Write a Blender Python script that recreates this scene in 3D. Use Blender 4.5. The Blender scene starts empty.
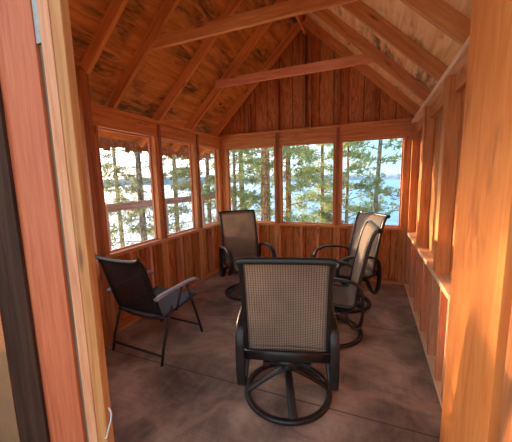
import bpy, bmesh, math, random
from mathutils import Vector, Matrix, Quaternion, noise
from math import sin, cos, pi, radians
random.seed(7)
S = bpy.context.scene
C = bpy.context.collection

# ---------------------------------------------------------------- camera, light, exposure
F = 285.287
YAW, PIT, ROL = 0.3862, -0.1393, -0.0241
CAM = Vector((2.3637, 0.0, 1.5))
fw = Vector((-sin(YAW)*cos(PIT), cos(YAW)*cos(PIT), sin(PIT)))
rt = Vector((cos(YAW), sin(YAW), 0)); up = rt.cross(fw)
rt, up = cos(ROL)*rt + sin(ROL)*up, -sin(ROL)*rt + cos(ROL)*up
cd = bpy.data.cameras.new('camera'); cam = bpy.data.objects.new('camera', cd); C.objects.link(cam)
cd.sensor_width = 36; cd.sensor_fit = 'HORIZONTAL'; cd.lens = F/512*36; cd.clip_start = .02; cd.clip_end = 6000
cam.matrix_world = Matrix(((rt.x, up.x, -fw.x, CAM.x), (rt.y, up.y, -fw.y, CAM.y), (rt.z, up.z, -fw.z, CAM.z), (0, 0, 0, 1)))
S.camera = cam

SUN_DIR = Vector((1.0, -0.45, -0.165)).normalized()      # the way the low sun's rays travel
w = bpy.data.worlds.new('world'); S.world = w; w.use_nodes = True
nt = w.node_tree; nt.nodes.clear()
def wn(t, **k):
    n = nt.nodes.new(t)
    for a, b in k.items(): setattr(n, a, b)
    return n
tc = wn('ShaderNodeTexCoord'); nrm = wn('ShaderNodeVectorMath', operation='NORMALIZE'); nt.links.new(tc.outputs['Generated'], nrm.inputs[0])
sep = wn('ShaderNodeSeparateXYZ'); nt.links.new(nrm.outputs[0], sep.inputs[0])
ramp = wn('ShaderNodeValToRGB'); nt.links.new(sep.outputs['Z'], ramp.inputs[0])
e = ramp.color_ramp.elements
e[0].position = 0.0; e[0].color = (0.50, 0.76, 0.84, 1); e[1].position = 1; e[1].color = (0.20, 0.42, 0.70, 1)
m = e.new(.10); m.color = (0.30, 0.66, 0.78, 1); m = e.new(.35); m.color = (0.30, 0.62, 0.80, 1)
dot = wn('ShaderNodeVectorMath', operation='DOT_PRODUCT'); nt.links.new(nrm.outputs[0], dot.inputs[0]); dot.inputs[1].default_value = -SUN_DIR
def mth(op, a, b=None):
    n = wn('ShaderNodeMath', operation=op)
    for i, v in enumerate((a, b)):
        if v is None: continue
        if isinstance(v, (int, float)): n.inputs[i].default_value = v
        else: nt.links.new(v, n.inputs[i])
    return n.outputs[0]
d1 = mth('MAXIMUM', dot.outputs['Value'], 0.0)
wide = mth('MULTIPLY', mth('POWER', d1, 2.6), 1.3)
lobe = mth('ADD', mth('MULTIPLY', mth('POWER', d1, 16.0), 4.0), mth('MULTIPLY', mth('POWER', d1, 260.0), 180.0))
sc = wn('ShaderNodeVectorMath', operation='SCALE'); sc.inputs[0].default_value = (1.0, 0.80, 0.60); nt.links.new(lobe, sc.inputs['Scale'])
scw = wn('ShaderNodeVectorMath', operation='SCALE'); scw.inputs[0].default_value = (1.0, 0.93, 0.86); nt.links.new(wide, scw.inputs['Scale'])
adw = wn('ShaderNodeVectorMath', operation='ADD'); nt.links.new(ramp.outputs[0], adw.inputs[0]); nt.links.new(scw.outputs[0], adw.inputs[1])
ad = wn('ShaderNodeVectorMath', operation='ADD'); nt.links.new(adw.outputs[0], ad.inputs[0]); nt.links.new(sc.outputs[0], ad.inputs[1])
dot2 = wn('ShaderNodeVectorMath', operation='DOT_PRODUCT'); nt.links.new(nrm.outputs[0], dot2.inputs[0]); dot2.inputs[1].default_value = Vector((-.35, -.92, .12)).normalized()
sc2 = wn('ShaderNodeVectorMath', operation='SCALE'); sc2.inputs[0].default_value = (1.0, 0.66, 0.42)
nt.links.new(mth('MULTIPLY', mth('POWER', mth('MAXIMUM', dot2.outputs['Value'], 0.0), 1.6), .75), sc2.inputs['Scale'])  # warm glow added to the sky behind the camera as fill light
ad2 = wn('ShaderNodeVectorMath', operation='ADD'); nt.links.new(ad.outputs[0], ad2.inputs[0]); nt.links.new(sc2.outputs[0], ad2.inputs[1])
bg = wn('ShaderNodeBackground'); bg.inputs['Strength'].default_value = 1.25; nt.links.new(ad2.outputs[0], bg.inputs[0])
ow = wn('ShaderNodeOutputWorld'); nt.links.new(bg.outputs[0], ow.inputs[0])
sd = bpy.data.lights.new('sun', 'SUN'); so = bpy.data.objects.new('sun', sd); C.objects.link(so)
sd.energy = 9.0; sd.color = (1.0, 0.66, 0.36); sd.angle = radians(1.2)
so.rotation_euler = SUN_DIR.to_track_quat('-Z', 'Y').to_euler(); so.location = (-8, -3, 3)
S.view_settings.view_transform = 'Standard'; S.view_settings.look = 'None'; S.view_settings.gamma = 1
S.view_settings.use_curve_mapping = False
S.view_settings.exposure = 0.40
S.cycles.max_bounces = 10; S.cycles.diffuse_bounces = 7; S.cycles.transparent_max_bounces = 24

# ---------------------------------------------------------------- materials
def srgb(r, g, b):
    f = lambda c: ((c/255+.055)/1.055)**2.4 if c > 10 else c/255/12.92
    return (f(r), f(g), f(b), 1)
class NT:
    def __init__(s, name):
        s.m = bpy.data.materials.new(name); s.m.use_nodes = True; s.t = s.m.node_tree; s.t.nodes.clear()
        s.out = s.n('ShaderNodeOutputMaterial'); s.co = s.n('ShaderNodeTexCoord'); s.oi = s.n('ShaderNodeObjectInfo')
    def n(s, t, **k):
        n = s.t.nodes.new(t)
        for a, b in k.items(): setattr(n, a, b)
        return n
    def l(s, a, b): s.t.links.new(a, b)
    def vec(s, scale, rnd=0.0, src='Object'):
        mp = s.n('ShaderNodeMapping'); mp.inputs['Scale'].default_value = scale; s.l(s.co.outputs[src], mp.inputs['Vector'])
        if rnd:
            r = s.n('ShaderNodeMath', operation='MULTIPLY'); s.l(s.oi.outputs['Random'], r.inputs[0]); r.inputs[1].default_value = rnd
            cb = s.n('ShaderNodeCombineXYZ'); [s.l(r.outputs[0], cb.inputs[i]) for i in range(3)]; s.l(cb.outputs[0], mp.inputs['Location'])
        return mp.outputs[0]
    def noise(s, vec, scale, detail=4, rough=.5, dist=0):
        n = s.n('ShaderNodeTexNoise'); s.l(vec, n.inputs['Vector'])
        n.inputs['Scale'].default_value = scale; n.inputs['Detail'].default_value = detail; n.inputs['Roughness'].default_value = rough; n.inputs['Distortion'].default_value = dist
        return n.outputs['Fac']
    def ramp(s, v, stops):
        r = s.n('ShaderNodeValToRGB'); s.l(v, r.inputs[0]); e = r.color_ramp.elements
        e[0].position, e[0].color = stops[0]; e[1].position, e[1].color = stops[-1]
        for p, c in stops[1:-1]: q = e.new(p); q.color = c
        return r.outputs[0]
    def mix(s, fac, a, b, mode='MIX'):
        m = s.n('ShaderNodeMix', data_type='RGBA', blend_type=mode)
        for k, v in (('Factor', fac),):
            if isinstance(v, (int, float)): m.inputs[0].default_value = v
            else: s.l(v, m.inputs[0])
        for i, v in ((6, a), (7, b)):
            if isinstance(v, tuple): m.inputs[i].default_value = v
            else: s.l(v, m.inputs[i])
        return m.outputs[2]
    def bsdf(s, col, rough=.6, metal=0, bump=None, bs=.2, bd=.01, spec=.5):
        b = s.n('ShaderNodeBsdfPrincipled')
        if isinstance(col, tuple): b.inputs['Base Color'].default_value = col
        else: s.l(col, b.inputs['Base Color'])
        if isinstance(rough, (int, float)): b.inputs['Roughness'].default_value = rough
        else: s.l(rough, b.inputs['Roughness'])
        b.inputs['Metallic'].default_value = metal; b.inputs['Specular IOR Level'].default_value = spec
        if bump is not None:
            u = s.n('ShaderNodeBump'); u.inputs['Strength'].default_value = bs; u.inputs['Distance'].default_value = bd
            s.l(bump, u.inputs['Height']); s.l(u.outputs[0], b.inputs['Normal'])
        s.l(b.outputs[0], s.out.inputs[0]); return b
B4 = (0, 0, 0, 1); W4 = (1, 1, 1, 1)
def wood(name, light, mid, dark, knots=True, grain=1.0, rough=.62, spec=.35):
    """grain runs along the object's local X"""
    k = NT(name)
    v = k.vec((1.2*grain, 16*grain, 16*grain), 37.0)
    g1 = k.noise(v, 1.6, 5, .6, .35)
    v2 = k.vec((3, 90, 90), 11.0); g2 = k.noise(v2, 2.0, 2, .5)
    col = k.ramp(g1, [(.30, dark), (.47, mid), (.70, light)])
    col = k.mix(k.ramp(g2, [(.40, (.30, .30, .30, 1)), (.60, B4)]), col, dark)
    big = k.noise(k.vec((.8, 3, 3), 23.0), 1.0, 3, .5)
    col = k.mix(k.ramp(big, [(.40, (.35, .35, .35, 1)), (.60, B4)]), col, mid)
    rv = k.n('ShaderNodeHueSaturation'); k.l(col, rv.inputs['Color'])
    mr = k.n('ShaderNodeMapRange'); k.l(k.oi.outputs['Random'], mr.inputs[0]); mr.inputs[3].default_value = .86; mr.inputs[4].default_value = 1.1
    k.l(mr.outputs[0], rv.inputs['Value']); col = rv.outputs[0]
    if knots:
        vo = k.n('ShaderNodeTexVoronoi'); k.l(k.vec((2.2, 9, 9), 53.0), vo.inputs['Vector']); vo.inputs['Scale'].default_value = 1.0
        col = k.mix(k.ramp(vo.outputs['Distance'], [(.05, (.8, .8, .8, 1)), (.16, B4)]), col, (dark[0]*.45, dark[1]*.35, dark[2]*.3, 1))
    k.bsdf(col, rough, bump=g2, bs=.15, bd=.002, spec=spec)
    return k.m
M = {}
M['fir'] = wood('fir_framing', srgb(234, 170, 108), srgb(216, 142, 82), srgb(176, 102, 54))
M['fir_pale'] = wood('pale_fir_framing', srgb(240, 184, 144), srgb(228, 154, 112), srgb(200, 116, 76))
M['fir_lit'] = wood('fir_lightened_as_lit', srgb(252, 222, 188), srgb(244, 202, 162), srgb(222, 168, 126))  # paler fir stands in for light catching the right wall's plates and sill
M['fir_red'] = wood('red_fir_board', srgb(226, 126, 82), srgb(210, 106, 66), srgb(184, 82, 48), knots=False, grain=1.4)
M['fir_dark'] = wood('dark_fir_framing', srgb(196, 132, 84), srgb(168, 102, 60), srgb(122, 68, 38))
def siding(name):
    k = NT(name)
    v = k.vec((1.0, 7, 7), 3.0); g = k.noise(v, 1.5, 6, .62, 1.6)
    col = k.ramp(g, [(.30, srgb(134, 72, 36)), (.43, srgb(194, 118, 62)), (.5, srgb(216, 144, 82)), (.57, srgb(180, 104, 54)), (.72, srgb(222, 154, 90))])
    sx = k.n('ShaderNodeSeparateXYZ'); k.l(k.co.outputs['Object'], sx.inputs[0])
    fr = k.n('ShaderNodeMath', operation='PINGPONG'); k.l(sx.outputs['Y'], fr.inputs[0]); fr.inputs[1].default_value = .1016
    gr = k.ramp(fr.outputs[0], [(.003, W4), (.008, B4)])
    col = k.mix(gr, col, srgb(112, 60, 34))
    inv = k.n('ShaderNodeMath', operation='SUBTRACT'); inv.inputs[0].default_value = 1; k.l(gr, inv.inputs[1])
    k.bsdf(col, .68, bump=inv.outputs[0], bs=.8, bd=.006, spec=.3)
    return k.m
M['siding'] = siding('grooved_plywood_siding')
def plywood(name, a, b, c, stain, amount):
    """veneer streaks run along local X; grey mould patches with streaks across"""
    k = NT(name)
    g = k.noise(k.vec((1.1, 9, 9), 9.0), 1.6, 6, .6, 1.1)
    col = k.ramp(g, [(.30, c), (.48, b), (.68, a)])
    # staining, in patches broken by streaks
    p = k.noise(k.vec((1.1, 1.5, 1), 17.0), 1.7, 3, .55, .4)
    st = k.noise(k.vec((3.5, 18, 18), 5.0), 1.0, 5, .7, .8)
    pf = k.ramp(p, [(amount, B4), (amount+.12, W4)])
    sf = k.ramp(st, [(.38, B4), (.60, W4)])
    mm = k.n('ShaderNodeMath', operation='MULTIPLY'); k.l(pf, mm.inputs[0]); k.l(sf, mm.inputs[1])
    col = k.mix(mm.outputs[0], col, stain)
    # a few dark knots
    vo = k.n('ShaderNodeTexVoronoi'); k.l(k.vec((1.6, 3.2, 1)), vo.inputs['Vector']); vo.inputs['Scale'].default_value = 1.0
    col = k.mix(k.ramp(vo.outputs['Distance'], [(.03, W4), (.085, B4)]), col, srgb(58, 28, 14))
    k.bsdf(col, .7, bump=g, bs=.2, bd=.003, spec=.25)
    return k.m
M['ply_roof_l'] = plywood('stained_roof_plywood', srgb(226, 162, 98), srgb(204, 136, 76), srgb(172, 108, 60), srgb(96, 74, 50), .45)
M['ply_roof_r'] = plywood('roof_plywood_lightened_as_lit', srgb(250, 204, 148), srgb(238, 182, 124), srgb(214, 150, 96), srgb(120, 84, 56), .56)  # right slope paler than the left, imitating light thrown up onto it
M['ply_panel'] = plywood('door_side_plywood', srgb(240, 152, 84), srgb(233, 138, 70), srgb(222, 122, 58), srgb(176, 100, 56), .56)
def floor_mat():
    k = NT('worn_plywood_floor')
    g = k.noise(k.vec((2, 2, 1)), 1.1, 6, .62, .4)
    col = k.ramp(g, [(.33, srgb(92, 78, 70)), (.48, srgb(134, 116, 104)), (.64, srgb(180, 158, 140))])
    s1 = k.noise(k.vec((26, 3, 1)), 1.0, 5, .7, .7)
    col = k.mix(k.ramp(s1, [(.5, B4), (.8, (.5, .5, .5, 1))]), col, srgb(170, 140, 122))
    s2 = k.noise(k.vec((3, 34, 1)), 1.0, 5, .7, .6)
    col = k.mix(k.ramp(s2, [(.5, B4), (.78, (.4, .4, .4, 1))]), col, srgb(84, 60, 52))
    w_ = k.n('ShaderNodeTexWave', wave_type='RINGS'); k.l(k.vec((1.3, .8, 1)), w_.inputs['Vector']); w_.inputs['Scale'].default_value = .7
    w_.inputs['Distortion'].default_value = 9; w_.inputs['Detail'].default_value = 4
    col = k.mix(k.ramp(w_.outputs['Fac'], [(.93, B4), (1.0, (.35, .35, .35, 1))]), col, srgb(186, 150, 128))
    # joints between the sheets: one across at y=1.72, one at y=3.0, one along x=1.2
    sx = k.n('ShaderNodeSeparateXYZ'); k.l(k.co.outputs['Object'], sx.inputs[0])
    def joint(out, at):
        a = k.n('ShaderNodeMath', operation='SUBTRACT'); k.l(out, a.inputs[0]); a.inputs[1].default_value = at
        b = k.n('ShaderNodeMath', operation='ABSOLUTE'); k.l(a.outputs[0], b.inputs[0])
        return k.ramp(b.outputs[0], [(.002, W4), (.006, B4)])
    for o, v_ in ((sx.outputs['Y'], 1.74), (sx.outputs['Y'], 2.96)):
        col = k.mix(joint(o, v_), col, srgb(58, 44, 40))
    rr = k.ramp(g, [(.3, (.42, .42, .42, 1)), (.7, (.62, .62, .62, 1))])
    k.bsdf(col, rr, bump=s1, bs=.15, bd=.003, spec=.4)
    return k.m
M['floor'] = floor_mat()
def simple(name, col, rough=.5, metal=0, nscale=30, var=.25, spec=.5):
    k = NT(name); g = k.noise(k.vec((1, 1, 1)), nscale, 3, .6)
    d = tuple(c*(1-var) for c in col[:3])+(1,)
    k.bsdf(k.ramp(g, [(.35, d), (.65, col)]), rough, metal, bump=g, bs=.05, bd=.002, spec=spec); return k.m
M['frame_metal'] = simple('dark_bronze_painted_metal', srgb(32, 27, 28), .36)
M['black_metal'] = simple('black_painted_metal', srgb(34, 30, 30), .4)
M['grey_plastic'] = simple('grey_arm_plastic', srgb(158, 162, 178), .45)
M['galv'] = simple('galvanised_steel', srgb(150, 150, 152), .45, .7)
M['white_cord'] = simple('white_cord', srgb(226, 224, 228), .6)
M['door_dark'] = wood('dark_stained_door_wood', srgb(86, 58, 44), srgb(68, 44, 34), srgb(46, 30, 26), knots=False, rough=.85, spec=.08)
M['grey_gap'] = wood('weathered_filler', srgb(150, 132, 112), srgb(122, 104, 86), srgb(84, 70, 56), knots=False)
def sling(name, col, dark, transp, transl):
    k = NT(name)
    sx = k.n('ShaderNodeSeparateXYZ'); k.l(k.co.outputs['UV'], sx.inputs[0])
    def thread(o, n):
        a = k.n('ShaderNodeMath', operation='MULTIPLY'); k.l(o, a.inputs[0]); a.inputs[1].default_value = n
        b = k.n('ShaderNodeMath', operation='PINGPONG'); k.l(a.outputs[0], b.inputs[0]); b.inputs[1].default_value = .5
        return b.outputs[0]
    ax, ay = thread(sx.outputs['X'], 34), thread(sx.outputs['Y'], 84)
    mn = k.n('ShaderNodeMath', operation='MINIMUM'); k.l(ax, mn.inputs[0]); k.l(ay, mn.inputs[1])
    g = k.noise(k.vec((8, 8, 8)), 1.0, 4, .6)
    c = k.mix(k.ramp(mn.outputs[0], [(.06, W4), (.2, B4)]), k.ramp(g, [(.35, tuple(x*.82 for x in col[:3])+(1,)), (.65, col)]), dark)
    b = k.bsdf(c, .6, bump=mn.outputs[0], bs=.3, bd=.001, spec=.3)
    tr = k.n('ShaderNodeBsdfTranslucent'); k.l(c, tr.inputs[0])
    tp = k.n('ShaderNodeBsdfTransparent'); tp.inputs[0].default_value = W4
    m1 = k.n('ShaderNodeMixShader'); m1.inputs[0].default_value = transl; k.l(b.outputs[0], m1.inputs[1]); k.l(tr.outputs[0], m1.inputs[2])
    m2 = k.n('ShaderNodeMixShader'); m2.inputs[0].default_value = transp; k.l(m1.outputs[0], m2.inputs[1]); k.l(tp.outputs[0], m2.inputs[2])
    k.l(m2.outputs[0], k.out.inputs[0]); return k.m
M['sling'] = sling('tan_woven_sling', srgb(180, 164, 150), srgb(96, 82, 74), .14, .36)
M['sling_dark'] = sling('black_mesh_sling', srgb(62, 56, 60), srgb(26, 24, 26), .22, .25)
M['seat_pad'] = sling('grey_blue_seat_sling', srgb(120, 122, 132), srgb(80, 82, 92), .05, .2)
M['screen'] = sling('insect_screen', srgb(224, 172, 128), srgb(150, 108, 78), .08, .45)
def bark(name, a, b, c):
    k = NT(name)
    vo = k.n('ShaderNodeTexVoronoi', feature='DISTANCE_TO_EDGE'); k.l(k.vec((1, 1, .45)), vo.inputs['Vector']); vo.inputs['Scale'].default_value = 11
    g = k.noise(k.vec((1, 1, .4)), 9, 5, .65)
    col = k.ramp(g, [(.3, a), (.5, b), (.7, c)])
    col = k.mix(k.ramp(vo.outputs['Distance'], [(.02, (.8, .8, .8, 1)), (.14, B4)]), col, (a[0]*.4, a[1]*.4, a[2]*.4, 1))
    k.bsdf(col, .9, bump=vo.outputs['Distance'], bs=.6, bd=.05, spec=.15); return k.m
M['bark'] = bark('pine_bark', srgb(150, 112, 84), srgb(196, 152, 112), srgb(222, 184, 144))
M['bark_grey'] = bark('grey_pine_bark', srgb(120, 108, 98), srgb(166, 150, 134), srgb(200, 184, 164))
def needle(name, a, b):
    k = NT(name)
    g = k.noise(k.vec((1, 1, 1)), 1.3, 3, .6)
    col = k.ramp(g, [(.35, a), (.65, b)])
    bs = k.bsdf(col, .6, spec=.25)
    tr = k.n('ShaderNodeBsdfTranslucent'); k.l(col, tr.inputs[0])
    m1 = k.n('ShaderNodeMixShader'); m1.inputs[0].default_value = .4; k.l(bs.outputs[0], m1.inputs[1]); k.l(tr.outputs[0], m1.inputs[2])
    k.l(m1.outputs[0], k.out.inputs[0]); return k.m
M['needle'] = needle('pine_needles', srgb(136, 156, 112), srgb(184, 192, 136))
M['needle_pale'] = needle('grey_green_needles', srgb(126, 134, 98), srgb(168, 168, 124))  # duller grey-green than the other needles
M['brush'] = needle('yellow_green_brush', srgb(150, 170, 70), srgb(206, 204, 104))
def water():
    k = NT('lake_water')
    g = k.noise(k.vec((.05, .5, 1)), 1.0, 4, .6)
    n2 = k.noise(k.vec((.3, 1.2, 1)), 2.0, 4, .6)
    col = k.ramp(g, [(.35, srgb(92, 144, 196)), (.65, srgb(124, 170, 214))])
    k.bsdf(col, .22, bump=n2, bs=.25, bd=.3, spec=.5); return k.m
M['water'] = water()
def ground_mat():
    k = NT('forest_floor_with_bounce_white')
    g = k.noise(k.vec((1, 1, 1)), 1.5, 4, .6)
    soil = k.ramp(g, [(.35, srgb(128, 112, 70)), (.65, srgb(182, 166, 104))])
    sx = k.n('ShaderNodeSeparateXYZ'); k.l(k.co.outputs['Object'], sx.inputs[0])
    q = k.n('ShaderNodeMath', operation='MULTIPLY_ADD'); k.l(g, q.inputs[0]); q.inputs[1].default_value = 4.0; k.l(sx.outputs['X'], q.inputs[2])
    col = k.mix(k.ramp(q.outputs[0], [(0, W4), (.8, B4)]), soil, srgb(236, 236, 242))  # snow-white ground on the left, added to bounce light up indoors
    k.bsdf(col, .85, spec=.15); return k.m
M['ground'] = ground_mat()
M['hill'] = simple('far_forest_with_haze', srgb(160, 178, 194), .95, nscale=.05, var=.35, spec=.05)  # distance haze is mixed into this base colour
M['shake'] = wood('cedar_shake', srgb(200, 146, 104), srgb(168, 116, 78), srgb(110, 72, 48), knots=False)
M['rail'] = wood('weathered_rail', srgb(214, 170, 156), srgb(182, 132, 118), srgb(132, 92, 82))

# ---------------------------------------------------------------- builders
def link(o, parent=None, label=None, cat=None, group=None, kind=None):
    C.objects.link(o)
    if parent is not None: o.parent = parent
    tag(o, label, cat, group, kind); return o
def tag(o, label=None, cat=None, group=None, kind=None):
    if label: o['label'] = label
    if cat: o['category'] = cat
    if group: o['group'] = group
    if kind: o['kind'] = kind
def empty(name, loc=(0, 0, 0), rz=0, **k):
    o = bpy.data.objects.new(name, None); o.location = loc; o.rotation_euler = (0, 0, rz); o.empty_display_size = .1
    return link(o, **k)
def mesh(name, verts, faces, mat, smooth=False, uvs=None):
    me = bpy.data.meshes.new(name); me.from_pydata([tuple(v) for v in verts], [], faces)
    if uvs:
        ul = me.uv_layers.new(name='uv')
        for p in me.polygons:
            for li, vi in zip(p.loop_indices, p.vertices): ul.data[li].uv = uvs[vi]
    me.materials.append(mat)
    if smooth: me.polygons.foreach_set('use_smooth', [True]*len(me.polygons))
    me.update(); return me
def bevelled(bm, r):
    if r > 0: bmesh.ops.bevel(bm, geom=bm.edges[:], offset=r, segments=2, affect='EDGES', profile=.7)
def beam(name, p0, p1, w_, h_, mat, parent=None, upv=(0, 0, 1), bev=.003, **k):
    """A board from p0 to p1 along its centre line; w_ sideways, h_ along upv. Grain follows local X."""
    p0, p1 = Vector(p0), Vector(p1); L = (p1-p0).length; X = (p1-p0).normalized(); U = Vector(upv)
    Y = U.cross(X).normalized(); Z = X.cross(Y)
    bm = bmesh.new(); bmesh.ops.create_cube(bm, size=1); bmesh.ops.scale(bm, vec=(L, w_, h_), verts=bm.verts)
    bevelled(bm, min(bev, w_*.2, h_*.2))
    me = bpy.data.meshes.new(name); bm.to_mesh(me); bm.free(); me.materials.append(mat)
    o = bpy.data.objects.new(name, me); mid = (p0+p1)/2
    mw = Matrix(((X.x, Y.x, Z.x, mid.x), (X.y, Y.y, Z.y, mid.y), (X.z, Y.z, Z.z, mid.z), (0, 0, 0, 1)))
    link(o, parent, **k); o.matrix_local = mw
    return o
def box(name, x0, x1, y0, y1, z0, z1, mat, parent=None, bev=.003, **k):
    """Axis-aligned board whose grain follows its longest side."""
    d = (x1-x0, y1-y0, z1-z0); c = ((x0+x1)/2, (y0+y1)/2, (z0+z1)/2); i = d.index(max(d))
    a = Vector(c); b = Vector(c); a[i] -= d[i]/2; b[i] += d[i]/2
    if i == 0: return beam(name, a, b, d[1], d[2], mat, parent, (0, 0, 1), bev, **k)
    if i == 1: return beam(name, a, b, d[0], d[2], mat, parent, (0, 0, 1), bev, **k)
    return beam(name, a, b, d[0], d[1], mat, parent, (0, 1, 0), bev, **k)
def spline(pts, n=6, closed=False):
    pts = [Vector(p) for p in pts]; out = []; N = len(pts)
    rng = range(N if closed else N-1)
    for i in rng:
        g = lambda j: pts[j % N] if closed else pts[max(0, min(N-1, j))]
        a, b, c, d = g(i-1), g(i), g(i+1), g(i+2)
        for s in range(n):
            t = s/n
            out.append(.5*((2*b)+(c-a)*t+(2*a-5*b+4*c-d)*t*t+(3*b-a-3*c+d)*t**3))
    if not closed: out.append(pts[-1])
    return out
def sweep(path, w_, h_, side=None, closed=False, seg=10, power=2.6, radii=None):
    """Superellipse profile swept along path; w_ along the side vector, h_ across it."""
    V, Fc = [], []; N = len(path); prev = None
    for i, p in enumerate(path):
        a = path[(i-1) % N] if closed or i else p; b = path[(i+1) % N] if closed or i < N-1 else p
        t = (b-a).normalized()
        if side is not None: s = Vector(side); s = (s-t*s.dot(t))
        else:
            s = prev if prev else (t.orthogonal()); s = s-t*s.dot(t)
        if s.length < 1e-5: s = t.orthogonal()
        s.normalize(); prev = s; u = t.cross(s); k = radii[i] if radii else 1
        for j in range(seg):
            an = 2*pi*j/seg; cx, cy = cos(an), sin(an)
            cx = math.copysign(abs(cx)**(2/power), cx); cy = math.copysign(abs(cy)**(2/power), cy)
            V.append(p+s*cx*w_/2*k+u*cy*h_/2*k)
    for i in range(N if closed else N-1):
        for j in range(seg):
            a = i*seg+j; b = i*seg+(j+1) % seg; c = ((i+1) % N)*seg+(j+1) % seg; d = ((i+1) % N)*seg+j
            Fc.append((a, b, c, d))
    if not closed: Fc.append(tuple(range(seg))[::-1]); Fc.append(tuple((N-1)*seg+j for j in range(seg)))
    return V, Fc
def part(name, vf, mat, parent, smooth=True, **k):
    o = bpy.data.objects.new(name, mesh(name, vf[0], vf[1], mat, smooth)); return link(o, parent, **k)
def boxes_mesh(specs):
    V, Fc = [], []
    for (x0, x1, y0, y1, z0, z1) in specs:
        b = len(V); V += [(x, y, z) for x in (x0, x1) for y in (y0, y1) for z in (z0, z1)]
        Fc += [tuple(b+i for i in f) for f in ((0, 1, 3, 2), (4, 6, 7, 5), (0, 4, 5, 1), (2, 3, 7, 6), (0, 2, 6, 4), (1, 5, 7, 3))]
    return V, Fc
def join(*vfs):
    V, Fc = [], []
    for v, f in vfs:
        b = len(V); V += list(v); Fc += [tuple(i+b for i in q) for q in f]
    return V, Fc

# ---------------------------------------------------------------- room dimensions
W, D = 2.829, 4.329          # inner faces: x 0..W, back wall at y = D
T = .089                     # stud depth
SILL, HEAD, PLATE, RB = .82, 2.04, 2.19, 2.235
SL = .955                    # roof slope (rise per metre)
RH = .145                    # rafter depth, vertical
Y0 = .12

def fl():
    o = bpy.data.objects.new('floor', mesh('floor', *boxes_mesh([(-.1, W+.1, -.1, D+.12, -.04, 0)]), M['floor'])); link(o, kind='structure')
fl()

def siding_sheet(name, p0, p1, z0, z1, out, parent):
    """Vertical grooved sheet between two floor points, 12 mm thick, local X up."""
    a, b = Vector(p0+(0,)), Vector(p1+(0,)); L = (b-a).length; Y = (b-a).normalized(); X = Vector((0, 0, 1)); Z = X.cross(Y)
    V, Fc = boxes_mesh([(-(z1-z0)/2, (z1-z0)/2, -L/2, L/2, -.006, .006)])
    o = bpy.data.objects.new(name, mesh(name, V, Fc, M['siding'])); link(o, parent)
    m_ = (a+b)/2+Vector((0, 0, (z0+z1)/2))+Vector(out+(0,))*.006
    o.matrix_local = Matrix(((X.x, Y.x, Z.x, m_.x), (X.y, Y.y, Z.y, m_.y), (X.z, Y.z, Z.z, m_.z), (0, 0, 0, 1)))
    return o

# left wall ------------------------------------------------------
wl = empty('wall_left', kind='structure')
siding_sheet('siding', (-T, Y0), (-T, D+T), 0, SILL-.04, (-1, 0), wl)
box('bottom_plate', -T, .0, Y0, D, 0, .04, M['fir'], wl)
box('sill_plate', -T, .012, Y0, D, SILL-.038, SILL, M['fir_pale'], wl)
box('header', -T, -.012, Y0, D, HEAD, PLATE, M['fir'], wl)
box('top_plate', -T, .008, Y0, D, PLATE+.001, RB-.002, M['fir'], wl)
LST = [(1.85, 1.925), (1.93, 1.992), (2.736, 2.788), (2.792, 2.848), (3.545, 3.600), (3.604, 3.664), (4.25, D)]
for a, b in LST:
    box('stud', -T, 0, a, b, .041, SILL-.039, M['fir'], wl)
    box('stud', -T, -.001, a, b, SILL+.001, HEAD-.001, M['fir'], wl)
for y in (.5, .95, 1.4, 2.26, 2.55, 3.13, 3.95):
    box('cripple_stud', -T, -.004, y-.019, y+.019, .041, SILL-.039, M['fir_pale'], wl)  # lighter fir here imitates reflected light on the stud edges
for y in (2.79, 3.602):       # strap of wood over the header where two windows meet
    box('cover_strip', -.010, .010, y+.012, y+.05, SILL, PLATE-.002, M['fir_dark'], wl)
# right wall -----------------------------------------------------
wr = empty('wall_right', kind='structure')
siding_sheet('siding', (W+T, Y0), (W+T, D+T), 0, RB, (1, 0), wr)
box('bottom_plate', W, W+T, Y0, D, 0, .04, M['fir_lit'], wr)
box('sill_plate', W-.004, W+T, Y0, D, .735, .775, M['fir_lit'], wr)
box('top_plate', W-.012, W+T, Y0, D, PLATE, RB-.002, M['fir_lit'], wr)
box('header', W+.045, W+T, Y0, D, HEAD+.03, PLATE-.001, M['fir'], wr)
RST = [(1.62, 1.70), (2.44, 2.54), (3.36, 3.46), (4.24, D)]
for a, b in RST:
    box('stud', W, W+T, a, b, .776, PLATE-.001 if a > 4 else PLATE-.001, M['fir'], wr)
for a in (1.25, 1.66, 2.02, 2.24, 2.56, 2.95, 3.4, 3.84, 4.28):
    box('cripple_stud', W+.002, W+T, a-.02, a+.02, .041, .734, M['fir_pale'], wr)
# back wall ------------------------------------------------------
wb = empty('wall_back', kind='structure')
def gable():
    zt = RB+RH+SL*W/2; h = W/2
    y0, y1 = D+T, D+T+.012; zc = RB-.03
    L2 = h+.14; pr = [(-L2, zc), (L2, zc), (L2, RB+RH-SL*.14), (0, zt), (-L2, RB+RH-SL*.14)]
    V = [(z, x, yy) for yy in (-.006, .006) for x, z in pr]
    n = 5; Fc = [tuple(range(n)), tuple(range(n, 2*n))[::-1]]+[(i, (i+1) % n, n+(i+1) % n, n+i)[::-1] for i in range(n)]
    o = bpy.data.objects.new('gable_siding', mesh('gable_siding', V, Fc, M['siding'])); link(o, wb)
    # local X up, local Y along world x
    o.matrix_local = Matrix(((0, 1, 0, h), (0, 0, -1, D+T+.006), (1, 0, 0, 0), (0, 0, 0, 1)))
gable()
siding_sheet('siding', (W+.1, D+T), (-.1, D+T), 0, SILL-.04, (0, 1), wb)
box('bottom_plate', 0, W, D, D+T, 0, .04, M['fir'], wb)
box('sill_plate', -.0, W, D-.012, D+T, SILL-.038, SILL, M['fir'], wb)
box('header', 0, W, D+.012, D+T, HEAD, RB-.01, M['fir'], wb)
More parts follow.
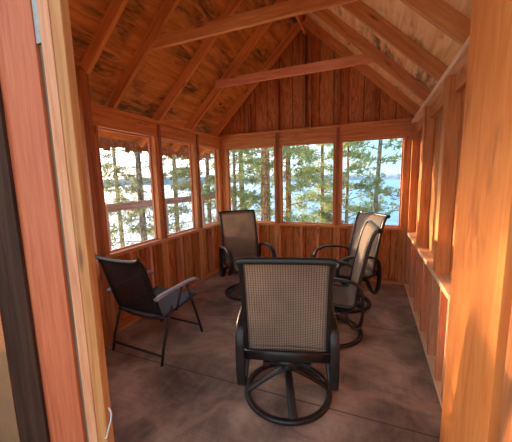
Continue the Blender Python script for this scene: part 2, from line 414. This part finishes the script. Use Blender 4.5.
box('top_plate', 0, W, D-.006, D+T, RB-.009, RB+.028, M['fir'], wb)
for a, b in ((0.001, .045), (.049, .094), (.93, .980), (.985, 1.031), (1.842, 1.890), (1.894, 1.942), (2.742, 2.783), (2.786, W-.001)):
    box('stud', a, b, D+.001, D+T, .041, SILL-.039, M['fir'], wb)
    box('stud', a, b, D+.001, D+T, SILL+.001, HEAD-.001, M['fir'], wb)
box('corner_post', -T, -.001, D+.001, D+T, 0, RB-.002, M['fir'], wb)
box('corner_post', W+.001, W+T, D+.001, D+T, 0, RB-.002, M['fir'], wb)
for x in (.985, 1.895):
    box('cover_strip', x-.019, x+.019, D-.016, D+.010, SILL+.001, RB-.012, M['fir_dark'], wb)
for x in (.63, 1.36, 1.62, 2.12, 2.4):
    box('cripple_stud', x-.019, x+.019, D+.004, D+T, .041, SILL-.039, M['fir_pale'], wb)  # paler wood stands in for reflected light along these edges
for x in (.52, .985, 1.40, 1.49, 1.895, 2.35):
    top = RB+SL*min(x, W-x)-.02
    box('gable_stud', x-.02, x+.02, D+.01, D+T, RB+.03, top, M['fir_dark'], wb)

wf = empty('wall_front', kind='structure')
box('header', .14, W, .79, .86, 2.36, 2.50, M['fir'], wf)
def front_gable():
    zt = RB+RH+SL*W/2-.01; h = W/2; pr = [(-h, 2.36), (h, 2.36), (h, RB+RH-.01), (0, zt), (-h, RB+RH-.01)]
    V = [(z, x, yy) for yy in (-.006, .006) for x, z in pr]; n = 5
    Fc = [tuple(range(n)), tuple(range(n, 2*n))[::-1]]+[(i, (i+1) % n, n+(i+1) % n, n+i)[::-1] for i in range(n)]
    o = bpy.data.objects.new('gable_siding', mesh('gable_siding', V, Fc, M['siding'])); link(o, wf)
    o.matrix_local = Matrix(((0, 1, 0, h), (0, 0, -1, .78), (1, 0, 0, 0), (0, 0, 0, 1)))
front_gable()

# window trims (thin bright stops lining each opening) -------------
def window(n, axis, a, b):
    e = empty('window_%d' % n, kind='structure'); s = .016
    if axis == 'L':
        q = (-.088, -.062)
        box('window_stop', q[0], q[1], a, b, SILL+.001, SILL+s, M['fir_pale'], e, .001)
        box('window_stop', q[0], q[1], a, b, HEAD-s, HEAD-.001, M['fir_pale'], e, .001)
        box('window_stop', q[0], q[1], a, a+s, SILL+s, HEAD-s, M['fir_pale'], e, .001)
        box('window_stop', q[0], q[1], b-s, b, SILL+s, HEAD-s, M['fir_pale'], e, .001)
    else:
        q = (D+.062, D+.088)
        box('window_stop', a, b, q[0], q[1], SILL+.001, SILL+s, M['fir_pale'], e, .001)
        box('window_stop', a, b, q[0], q[1], HEAD-s, HEAD-.001, M['fir_pale'], e, .001)
        box('window_stop', a, a+s, q[0], q[1], SILL+s, HEAD-s, M['fir_pale'], e, .001)
        box('window_stop', b-s, b, q[0], q[1], SILL+s, HEAD-s, M['fir_pale'], e, .001)
window(1, 'L', 1.993, 2.735); window(2, 'L', 2.849, 3.544); window(3, 'L', 3.665, 4.249)
window(4, 'B', .095, .929); window(5, 'B', 1.032, 1.841); window(6, 'B', 1.943, 2.741)

# roof -------------------------------------------------------------
OH = .38; YF, YB = .62, D+.42
def roof(name, side, mat):
    """sheathing plane; local X runs along the ridge so the veneer streaks follow y"""
    x0 = -OH if side < 0 else W+OH; xm = W/2
    z0 = RB+RH-SL*OH; zm = RB+RH+SL*W/2
    A = Vector((x0, 0, z0)); Bv = Vector((xm, 0, zm)); L = (Bv-A).length; Yv = (Bv-A).normalized(); X = Vector((0, 1, 0)); Z = X.cross(Yv)
    if Z.z < 0: Z = -Z
    ly = YB-YF; V, Fc = boxes_mesh([(-ly/2, ly/2, -L/2, L/2, 0, .014)])
    o = bpy.data.objects.new(name, mesh(name, V, Fc, mat)); link(o, kind='structure')
    Y2 = Z.cross(X); m_ = (A+Bv)/2+Vector((0, (YF+YB)/2, 0))
    o.matrix_world = Matrix(((X.x, Y2.x, Z.x, m_.x), (X.y, Y2.y, Z.y, m_.y), (X.z, Y2.z, Z.z, m_.z), (0, 0, 0, 1)))
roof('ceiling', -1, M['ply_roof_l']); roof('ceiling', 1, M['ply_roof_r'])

RY = [(4.20, 'against the back gable wall'), (3.52, 'carrying the far collar tie'), (2.86, 'between the two collar ties'), (2.20, 'carrying the near collar tie')]
cosr = 1/math.sqrt(1+SL*SL)
def rafter(side, y, label, xs=-.34, group=None):
    X0 = xs if side < 0 else W-xs
    xm = W/2-.019 if side < 0 else W/2+.019
    z = lambda x: RB+RH/2+SL*(x if side < 0 else W-x)
    a, b = Vector((X0, y, z(X0))), Vector((xm, y, z(xm)))
    dirn = (b-a).normalized(); a -= dirn*0; b -= dirn*.045
    upn = Vector((-dirn.z, 0, dirn.x)); upn = upn if upn.z > 0 else -upn
    beam('roof_rafter', a, b, .038, RH*cosr-.002, M['fir'], upv=upn, label=label, cat='rafter', group=group)
for y, t_ in RY:
    rafter(-1, y, 'sloping fir rafter under the left roof slope, %s' % t_)
    rafter(1, y-.12 if y < 4 else y-.1, 'sloping fir rafter under the right roof slope, %s' % t_)
rafter(-1, 1.80, 'left roof rafter nearest the doorway, its cut end hanging above the wall corner', xs=.14)
rafter(1, 1.45, 'right roof rafter nearest the camera, above the big plywood panel')
rafter(-1, 1.2, 'left roof rafter directly over the doorway')
zr = RB+SL*W/2
beam('ridge_board', (W/2, YF+.02, zr+.035), (W/2, D+T, zr+.035), .036, .14, M['fir'], label='horizontal ridge board at the peak where the rafters meet', cat='ridge board')
for y, zz, t_ in ((2.24, 2.70, 'near'), (3.44, 2.70, 'far')):
    x0 = (zz-RB+.05)/SL-.03
    beam('collar_tie', (x0-.06, y, zz+.052), (W-x0+.06, y, zz+.052), .038, .098, M['fir_pale'] if t_ == 'far' else M['fir'], label='level %s collar tie beam crossing between the roof slopes %s' % (t_, 'high above the near swivel chair' if t_ == 'near' else 'in front of the back gable'), cat='beam')
# ragged shakes along the left eave
def shakes():
    V, Fc = [], []; y = YF+.1
    while y < YB-.05:
        wd = random.uniform(.04, .12); dz = random.uniform(0, .075)
        x = -OH; z = RB+RH-SL*OH+.012
        b, f_ = boxes_mesh([(x-.06, x-.045, y, y+wd-.006, z-.085-dz, z+.03)])
        n = len(V); V += b; Fc += [tuple(i+n for i in q) for q in f_]; y += wd
    part('eave_shakes', (V, Fc), M['shake'], None, False, label='ragged row of cedar shakes hanging along the left eave outside the windows', cat='eave trim')
shakes()

# ---------------------------------------------------------------- doorway pieces
JY = .75
def jamb(x0, x1, y0, y1, mat, label, nm='door_post'):
    box(nm, x0, x1, y0, y1, 0, 2.6, mat, bev=.005, label=label, cat='post')
jamb(.938, 1.198, JY, JY+.038, M['fir_red'], 'widest reddish board of the doorway, on the left edge of the view', 'door_casing')
jamb(1.199, 1.2295, JY+.012, JY+.04, M['grey_gap'], 'narrow weathered grey filler strip between casing and doorway posts', 'filler_strip')
jamb(1.231, 1.289, JY, JY+.034, M['fir_pale'], 'pale narrow doorway post beside the grey filler strip')
jamb(1.2905, 1.348, JY+.003, JY+.036, M['fir'], 'orange doorway post edging the room, right of the pale post')
# steel strap on the filler
o = box('steel_strap', 1.201, 1.2285, JY+.003, JY+.0115, 2.02, 2.32, M['galv'], bev=.001, label='small galvanised steel strap high between the doorway posts', cat='bracket')
# corner post inside the left wall under the near rafter
box('corner_post', .0, .138, 1.745, 1.83, 0, 2.43, M['fir_dark'], label='rough corner post standing at the near end of the left wall', cat='post')
# screen door left of the casing
dr = empty('door_1', (.960, JY-.015, 0), kind='structure')
def dpart(nm, x0, x1, y0, y1, z0, z1, mat): return box(nm, x0, x1, y0, y1, z0, z1, mat, dr, .003)
dpart('door_stile', -.12, -.003, .0, .014, 0, 2.5, M['door_dark'])
dpart('door_stile', -.235, -.122, .004, .014, 0, 2.5, M['door_dark'])
V = [(-.9, 0, .05), (-.235, 0, .05), (-.235, 0, 2.45), (-.9, 0, 2.45), (-.9, .002, .05), (-.235, .002, .05), (-.235, .002, 2.45), (-.9, .002, 2.45)]
o = bpy.data.objects.new('door_screen', mesh('door_screen', V, [(0, 1, 2, 3), (7, 6, 5, 4), (0, 4, 5, 1), (3, 2, 6, 7)], M['screen'], uvs=[(v[0]*8, v[2]*4) for v in V])); link(o, dr)
# white cord hooked on the post
pts = spline([(1.352, JY-.008, .44), (1.366, JY-.012, .455), (1.378, JY-.006, .50), (1.384, JY, .525), (1.376, JY+.012, .55), (1.352, JY+.02, .56)], 6)
part('cord_hook', sweep(pts, .006, .006, seg=8), M['white_cord'], None, label='white cord loop hooked low on the doorway post', cat='cord')

# big plywood panel on the right
box('plywood_panel', 2.735, 2.775, 1.032, 1.585, 0, 2.30, M['ply_panel'], bev=.003, label='tall orange plywood panel filling the right edge of the view', cat='panel')
box('edge_post', 2.742, 2.80, .82, .985, 0, 2.3, M['fir_dark'], label='dark post standing at the near edge of the plywood panel', cat='post')

# ---------------------------------------------------------------- swivel sling chair
def swivel_chair(loc, heading, label, first=[None], swivel=0.0):
    rz = math.atan2(heading[1], heading[0])-pi/2
    if first[0] is None:
        t = empty('swivel_chair', (0, 0, 0))
        ring = [Vector((.29*cos(a), .29*sin(a), .018)) for a in [2*pi*i/56 for i in range(56)]]
        rg = part('base_ring', sweep(ring, .034, .040, side=(0, 0, 1), closed=True, seg=10), M['frame_metal'], t)
        # profile is wide sideways, low in height
        me = rg.data
        for k in range(4):
            a = radians(-82+90*k); c, s = cos(a), sin(a)
            p = spline([(.285*c, .285*s, .022), (.22*c, .22*s, .066), (.13*c, .13*s, .125), (.05*c, .05*s, .170), (0, 0, .182)], 6)
            part('base_spoke', sweep(p, .056, .020, side=(-s, c, 0), seg=10, power=4), M['frame_metal'], rg)
        col_ = spline([(0, 0, .165), (0, 0, .215), (0, 0, .25), (0, 0, .31)], 3)
        part('swivel_column', sweep(col_, .062, .062, side=(1, 0, 0), seg=20, power=2, radii=[1.25]*3+[1]*3+[.8]*4), M['black_metal'], t)
        rp = part('rocker_plate', boxes_mesh([(-.13, .13, -.15, .13, .305, .325)]), M['black_metal'], t, False)
        for s in (-.13, .13): part('rocker_bar', boxes_mesh([(s-.02, s+.02, -.20, .17, .326, .352)]), M['black_metal'], rp, False)
        part('rocker_spring', join(sweep([Vector((-.08, -.17, .335)), Vector((.08, -.17, .335))], .045, .045, seg=12, power=2)), M['black_metal'], rp)
        prof = spline(
                      [Vector((0, a, b)) for a, b in ((.285, .395), (.27, .428), (.22, .436), (.08, .408), (-.08, .383), (-.165, .380), (-.205, .415), (-.218, .50), (-.236, .62), (-.270, .77), (-.295, .89), (-.320, .985), (-.352, 1.052), (-.38, 1.066))], 5)
        for s in (-1, 1):
            part('side_rail', sweep([p+Vector((s*.252, 0, 0)) for p in prof], .028, .032, side=(1, 0, 0), seg=10, power=3), M['frame_metal'], t)
        V, Fc, UV = [], [], []
        nx = 12; L = 0
        for i, p in enumerate(prof):
            if i: L += (p-prof[i-1]).length
            for j in range(nx+1):
                u = j/nx; x = (u-.5)*.492; sag = -.014*(1-(2*u-1)**2)
                tdir = (prof[min(i+1, len(prof)-1)]-prof[max(i-1, 0)]).normalized(); nn = Vector((0, tdir.z, -tdir.y))
                q = p+nn*(-sag if False else sag)*-1
                V.append((x, q.y, q.z)); UV.append((u, L/1.0))
        n = len(V); nr = len(prof)
        for i in range(nr-1):
            for j in range(nx):
                a = i*(nx+1)+j; Fc.append((a, a+1, a+nx+2, a+nx+1))
        cut = next(i for i, p in enumerate(prof) if p.z > .46 and i > 25)
        def strip(i0, i1, nm):
            vs = V[i0*(nx+1):(i1+1)*(nx+1)]; uv = UV[i0*(nx+1):(i1+1)*(nx+1)]
            f_ = [(i*(nx+1)+j, i*(nx+1)+j+1, (i+1)*(nx+1)+j+1, (i+1)*(nx+1)+j) for i in range(i1-i0) for j in range(nx)]
            o = bpy.data.objects.new(nm, mesh(nm, vs, f_, M['sling'], True, uv)); link(o, t)
            md = o.modifiers.new('thick', 'SOLIDIFY'); md.thickness = .002
        strip(1, cut, 'seat_sling'); strip(cut, nr-2, 'back_sling')
        tb = prof[-1]; part('top_bar', sweep(spline([(-.264, tb.y, tb.z-.004), (-.2, tb.y, tb.z+.004), (.2, tb.y, tb.z+.004), (.264, tb.y, tb.z-.004)], 5), .042, .040, side=(0, 1, 0), seg=12, power=2.4), M['frame_metal'], t)
        fb = prof[0]; part('front_bar', sweep([Vector((-.262, fb.y, fb.z)), Vector((.262, fb.y, fb.z))], .030, .030, side=(0, 1, 0), seg=10), M['frame_metal'], t)
        part('cross_bar', sweep([Vector((-.275, -.232, .425)), Vector((0, -.239, .425)), Vector((.275, -.232, .425))], .028, .066, side=(0, 1, 0), seg=10, power=4), M['frame_metal'], t)
        part('cross_bar', sweep([Vector((-.27, .13, .372)), Vector((.27, .13, .372))], .028, .04, side=(0, 1, 0), seg=10, power=4), M['frame_metal'], t)
        for s in (-1, 1):
            x = s*.286
            a_ = spline([(x, .17, .345), (x, .245, .40), (x, .275, .48), (x, .262, .565), (x, .20, .625), (x, .10, .648), (x, -.08, .635), (x, -.20, .605), (x, -.250, .54), (x, -.262, .42), (x, -.258, .30), (x, -.238, .225), (x, -.205, .205), (x, -.17, .225), (x*.98, -.14, .28), (x*.95, -.12, .345)], 5)
            ar = part('armrest', sweep(a_, .058, .024, side=(1, 0, 0), seg=10, power=4), M['frame_metal'], t)
            for y_ in (-.12, .12): part('seat_bracket', boxes_mesh([(min(s*.13, s*.30), max(s*.13, s*.30), y_-.02, y_+.02, .335, .352)]), M['frame_metal'], ar, False)
        first[0] = t; o = t
    else:
        s0 = first[0]; o = s0.copy(); C.objects.link(o)
        for ch in list(s0.children):
            c = ch.copy(); C.objects.link(c); c.parent = o
            for g in ch.children:
                d = g.copy(); C.objects.link(d); d.parent = c
    o.location = loc; o.rotation_euler = (0, 0, rz)
    tag(o, label, 'chair', 'brown metal swivel chairs with tan slings'); return o
swivel_chair((1.845, 1.80, 0), (-.26, .965), 'nearest swivel chair, its tan woven back turned to the doorway')
swivel_chair((.83, 3.40, 0), (.68, -.73), 'swivel chair in the far left corner, backrest sunlit on its upper half')
swivel_chair((2.02, 2.73, 0), (-.99, -.15), 'swivel chair by the right wall seen edge-on, nearer of the two on that side')
swivel_chair((2.09, 3.49, 0), (-.80, -.60), 'swivel chair in the far right corner below the window, behind the edge-on chair')

# ---------------------------------------------------------------- folding chair
def folding_chair(loc, heading):
    rz = math.atan2(heading[1], heading[0])-pi/2
    t = empty('folding_chair', loc, rz, label='low folding chair with black mesh sling and grey armrests by the left wall', cat='chair')
    prof = [Vector((0, a, b)) for a, b in ((-.20, .40), (-.23, .48), (-.27, .60), (-.31, .74), (-.35, .86), (-.385, .915), (-.40, .925))]
    prof = spline(prof, 4); hw = .245
    for s in (-1, 1):
        part('back_rail', sweep([p+Vector((s*hw, 0, 0)) for p in prof], .024, .024, side=(1, 0, 0), seg=10, power=2), M['black_metal'], t)
        # leg A: rear foot up to the front of the armrest; leg B: front foot up to the back hinge
        part('rear_leg', sweep([Vector((s*(hw+.045), -.285, .012)), Vector((s*(hw+.045), -.255, .14)), Vector((s*(hw+.045), -.16, .40)), Vector((s*(hw+.045), -.12, .47))], .024, .024, side=(1, 0, 0), seg=10, power=2), M['black_metal'], t)
        part('front_leg', sweep([Vector((s*(hw+.022), .30, .012)), Vector((s*(hw+.022), .215, .27)), Vector((s*(hw+.022), .11, .575))], .024, .024, side=(1, 0, 0), seg=10, power=2), M['black_metal'], t)
        part('arm_strut', sweep([Vector((s*(hw+.026), -.05, .39)), Vector((s*(hw+.030), .03, .585))], .018, .018, side=(1, 0, 0), seg=8, power=2), M['black_metal'], t)
        arm = part('armrest', sweep(spline([(s*(hw+.03), -.285, .575), (s*(hw+.032), -.20, .592), (s*(hw+.035), -.04, .600), (s*(hw+.04), .12, .606), (s*(hw+.04), .20, .600), (s*(hw+.038), .235, .582)], 5), .050, .024, side=(1, 0, 0), seg=12, power=3), M['grey_plastic'], t, label='grey plastic armrest')
        part('seat_rail', sweep([Vector((s*hw, -.22, .385)), Vector((s*hw, 0, .395)), Vector((s*hw, .26, .425))], .024, .024, side=(1, 0, 0), seg=10, power=2), M['black_metal'], t)
    part('rear_stretcher', sweep([Vector((-hw-.045, -.268, .085)), Vector((hw+.045, -.268, .085))], .020, .020, seg=10, power=2), M['black_metal'], t)
    part('front_stretcher', sweep([Vector((-hw-.02, .27, .10)), Vector((hw+.02, .27, .10))], .020, .020, seg=10, power=2), M['black_metal'], t)
    part('seat_hinge', sweep([Vector((-hw-.05, -.175, .375)), Vector((-.1, -.195, .355)), Vector((.1, -.195, .355)), Vector((hw+.05, -.175, .375))], .026, .026, seg=10, power=2), M['black_metal'], t)
    tb = prof[-1]
    part('top_bar', sweep(spline([(-hw-.012, tb.y-.004, tb.z+.012), (-hw*.8, tb.y, tb.z-.012), (0, tb.y, tb.z-.022), (hw*.8, tb.y, tb.z-.012), (hw+.012, tb.y-.004, tb.z+.012)], 5), .030, .028, side=(0, 1, 0), seg=12, power=2), M['black_metal'], t)
    def sheet(nm, pr, mat, hw_, dip=0.0):
        V, Fc, UV = [], [], []; nx = 10; L = 0
        for i, p in enumerate(pr):
            if i: L += (p-pr[i-1]).length
            e_ = i/(len(pr)-1)
            for j in range(nx+1):
                u = j/nx; V.append(((u-.5)*2*hw_, p.y-.012*(1-(2*u-1)**2), p.z-dip*e_*(1-(2*u-1)**2))); UV.append((u, L))
        Fc = [(i*(nx+1)+j, i*(nx+1)+j+1, (i+1)*(nx+1)+j+1, (i+1)*(nx+1)+j) for i in range(len(pr)-1) for j in range(nx)]
        o = bpy.data.objects.new(nm, mesh(nm, V, Fc, mat, True, UV)); link(o, t)
        md = o.modifiers.new('thick', 'SOLIDIFY'); md.thickness = .003
    sheet('back_sling', prof, M['sling_dark'], hw-.005, .02)
    sheet('seat_sling', spline([(0, -.21, .395), (0, -.05, .385), (0, .12, .395), (0, .26, .432)], 5), M['seat_pad'], hw-.005)
folding_chair((.535, 2.0, 0), (.06, 1))

# ---------------------------------------------------------------- outdoors
def terrain():
    V, Fc = [], []; nx, ny = 60, 60
    def hgt(x, y):
        shore = 16+noise.noise(Vector((x*.08, 0, 0)))*3
        h = -1.0-.10*max(0, y-4)-.05*max(0, -x-2)
        h += .12*noise.noise(Vector((x*.5, y*.5, 3)))
        if y > shore: h -= (y-shore)*.5
        if -x > 8+.4*max(0, y-8)*0: h -= (-x-8)*.5
        if x > 20: h -= (x-20)*.5
        return max(h, -4.2)
    for j in range(ny+1):
        for i in range(nx+1):
            x = -22+46*i/nx; y = -8+32*j/ny; V.append((x, y, hgt(x, y)))
    for j in range(ny):
        for i in range(nx):
            a = j*(nx+1)+i; Fc.append((a, a+1, a+nx+2, a+nx+1))
    o = bpy.data.objects.new('ground', mesh('ground', V, Fc, M['ground'], True)); link(o, kind='structure')
    V = [(-3000, -400, -3.2), (3000, -400, -3.2), (3000, 3000, -3.2), (-3000, 3000, -3.2)]
    o = bpy.data.objects.new('lake', mesh('lake', V, [(0, 1, 2, 3)], M['water'])); link(o, kind='structure')
    # far shore: an irregular ridge with a jagged tree line, all around the view
    V, Fc = [], []; N = 420
    for i in range(N+1):
        a = radians(60+150*i/N); r = 900+120*noise.noise(Vector((i*.02, 5, 0)))
        h = 17+11*noise.noise(Vector((i*.018, 0, 0)))+3*noise.noise(Vector((i*.37, 2, 0)))+1.6*noise.noise(Vector((i*1.9, 7, 0)))
        cx, cy = cos(a), sin(a)
        V += [(r*cx, r*cy, -3.3), ((r+25)*cx, (r+25)*cy, h*.6), ((r+70)*cx, (r+70)*cy, h), ((r+220)*cx, (r+220)*cy, -3.3)]
    for i in range(N):
        for j in range(3):
            a = i*4+j; Fc.append((a, a+1, a+5, a+4))
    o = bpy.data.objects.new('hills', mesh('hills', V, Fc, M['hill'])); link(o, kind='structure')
terrain()

def pine(x, y, zb, h, r, label, bark_m='bark', nm='needle', lean=(0, 0), z_lo=.15, nbr=40, spread=2.0, dens=1.0, group='pines outside the windows', seed=0):
    rnd = random.Random(seed+int(x*100)+int(y*10))
    t = empty('pine_tree', (x, y, zb), label=label, cat='tree', group=group)
    pts = []; n = 14
    for i in range(n+1):
        u = i/n; pts.append(Vector((lean[0]*u*h+.05*r*8*noise.noise(Vector((u*3, x, y))), lean[1]*u*h+.4*r*noise.noise(Vector((x, u*3, y+7))), u*h)))
    part('trunk', sweep(pts, 2*r, 2*r, side=(1, 0, 0), seg=12, power=2, radii=[1.15-.95*(i/n)**1.1 for i in range(n+1)]), M[bark_m], t)
    def along(z):
        u = max(0, min(.999, z/h))*n; i = int(u); return pts[i].lerp(pts[i+1], u-i)
    BV = ([], []); NV, NF = [], []
    for b in range(nbr):
        z = h*(z_lo+(1-z_lo)*(b+rnd.random())/nbr); a = rnd.random()*2*pi
        L = spread*(1-.75*(z/h-z_lo)/(1-z_lo))*rnd.uniform(.45, 1.1); p0 = along(z)
        dr_ = Vector((cos(a), sin(a), rnd.uniform(-.15, .3))).normalized()
        bp = [p0, p0+dr_*L*.4+Vector((0, 0, .05*L)), p0+dr_*L*.75+Vector((0, 0, -.02*L)), p0+dr_*L+Vector((0, 0, .06*L))]
        BV = join(BV, sweep(bp, .035, .035, seg=5, power=2, radii=[1, .75, .45, .2]))
        nt_ = int((20+L*34)*dens)
        for k in range(nt_):
            u = rnd.uniform(.25, 1.0); q = (bp[1].lerp(bp[3], (u-.25)/.75) if u > .25 else bp[0])
            q = q+Vector((rnd.gauss(0, 1), rnd.gauss(0, 1), rnd.gauss(0, .45)))*.17*L**.5
            tw = Vector((rnd.gauss(0, 1), rnd.gauss(0, 1), rnd.gauss(.2, .6))).normalized()
            for m_ in range(11):       # a tuft: needles fanning out from the twig
                dn = (tw*.7+Vector((rnd.gauss(0, 1), rnd.gauss(0, 1), rnd.gauss(0, 1)))*.55).normalized()
                ln = rnd.uniform(.09, .17); sd_ = dn.cross(Vector((rnd.random(), rnd.random(), rnd.random()))).normalized()*.011
                b0 = q+tw*rnd.uniform(-.06, .06); i0 = len(NV)
                NV.extend([b0-sd_, b0+sd_, b0+dn*ln]); NF.append((i0, i0+1, i0+2))
    f_ = part('foliage', join((NV, NF), BV), M[nm], t, False, kind='stuff')
    f_.data.materials.append(M[bark_m]); k_ = len(NF)
    f_.data.polygons.foreach_set('material_index', [0]*k_+[1]*(len(f_.data.polygons)-k_))
# (pixel, distance) -> place: rays of the camera on the level
def spot(px, dist):
    d = fw*F+rt*(px-256)+up*20; d.z = 0; d.normalize(); p = CAM+d*dist; return p.x, p.y
def P(px, dist, h, r, label, **k):
    x, y = spot(px, dist); pine(x, y, -1.0-.10*max(0, y-4)-.3, h, r, label, **k)
P(266, 9.5, 13, .165, 'thick orange-barked pine trunk filling the right of the first back window', z_lo=.30, nbr=30, spread=2.6)
P(242, 12.5, 13, .12, 'slender grey pine left of the thick trunk in the first back window', bark_m='bark_grey', z_lo=.12, nbr=46, spread=2.3)
P(235, 10.0, 9, .06, 'thin grey sapling pine at the left edge of the first back window', bark_m='bark_grey', z_lo=.12, nbr=30, spread=1.5)
P(288, 10.5, 12, .11, 'pale pine with a straight trunk in the left half of the middle back window', z_lo=.14, nbr=44, spread=2.2)
P(322, 13.0, 11, .09, 'bushy green pine at the right side of the middle back window', z_lo=.05, nbr=60, spread=2.3, dens=1.2)
P(347, 12.0, 8.0, .07, 'green pine at the left edge of the right back window', z_lo=.05, nbr=50, spread=1.8)
P(371, 9.0, 11, .065, 'thin leaning pine with sparse branches in the right back window', bark_m='bark_grey', lean=(.045, 0), z_lo=.16, nbr=30, spread=1.4, dens=.55)
P(141, 10.0, 11, .10, 'pine standing mid-pane in the nearest left window', bark_m='bark_grey', nm='needle_pale', z_lo=.10, nbr=46, spread=2.0, dens=.9)
P(118, 14.0, 11, .09, 'pale pine at the left side of the nearest left window', bark_m='bark_grey', nm='needle_pale', z_lo=.08, nbr=44, spread=2.2, dens=.9)
P(176, 12.0, 12, .09, 'pine in the middle left window', bark_m='bark_grey', nm='needle_pale', z_lo=.06, nbr=56, spread=2.2)
P(209, 11.0, 10, .08, 'pine in the farthest left window', bark_m='bark_grey', nm='needle', z_lo=.05, nbr=50, spread=1.8)
pine(-5.2, 4.75, -1.5, 9, .12, 'unseen pine added off the left wall beside the doorway end to dapple the sun', bark_m='bark_grey', z_lo=.10, nbr=46, spread=1.4, dens=.8)  # out of view, added to break up the sun on the plywood panel
pine(-7.4, 6.0, -2.0, 11, .11, 'unseen pine added farther out off the left wall towards the lake to dapple the sun', bark_m='bark_grey', z_lo=.08, nbr=44, spread=1.5, dens=.8)  # second out-of-view pine, added on the same sun line
# low brush on the bank
def brush(px, dist, s, label):
    x, y = spot(px, dist); z = -1.0-.10*max(0, y-4); rnd = random.Random(px)
    V, Fc = [], []
    for i in range(1500):
        u = Vector((rnd.gauss(0, .45), rnd.gauss(0, .45), abs(rnd.gauss(0, .5)))); b0 = u*s
        dn = (u+Vector((0, 0, .6))+Vector((rnd.gauss(0, .5),)*3)).normalized(); sd_ = dn.orthogonal().normalized()*.022
        n = len(V); V.extend([b0-sd_, b0+dn*.06+sd_*1.6, b0+dn*.13, b0+dn*.06-sd_*1.6]); Fc.append((n, n+1, n+2, n+3))
    o = part('shrub', (V, Fc), M['brush'], None, False, label=label, cat='shrub'); o.location = (x, y, z)
brush(257, 8.0, 1.1, 'yellow-green shrub below the thick pine trunk')
brush(296, 8.5, .9, 'yellow-green shrub low in the middle back window')
brush(398, 8.0, .9, 'yellow-green shrub low at the right edge of the right back window')

# deck rail outside the left windows
def rail():
    t = empty('deck_rail', (-2.5, 0, -1.1), label='weathered wooden deck rail running outside the left windows', cat='railing')
    box('rail_board', -.03, .03, .5, 10.5, 2.06, 2.215, M['rail'], t)
    for y in (1.3, 4.0, 5.74, 7.45, 9.6): box('rail_post', .031, .12, y-.045, y+.045, 0, 2.2, M['rail'], t)
rail()
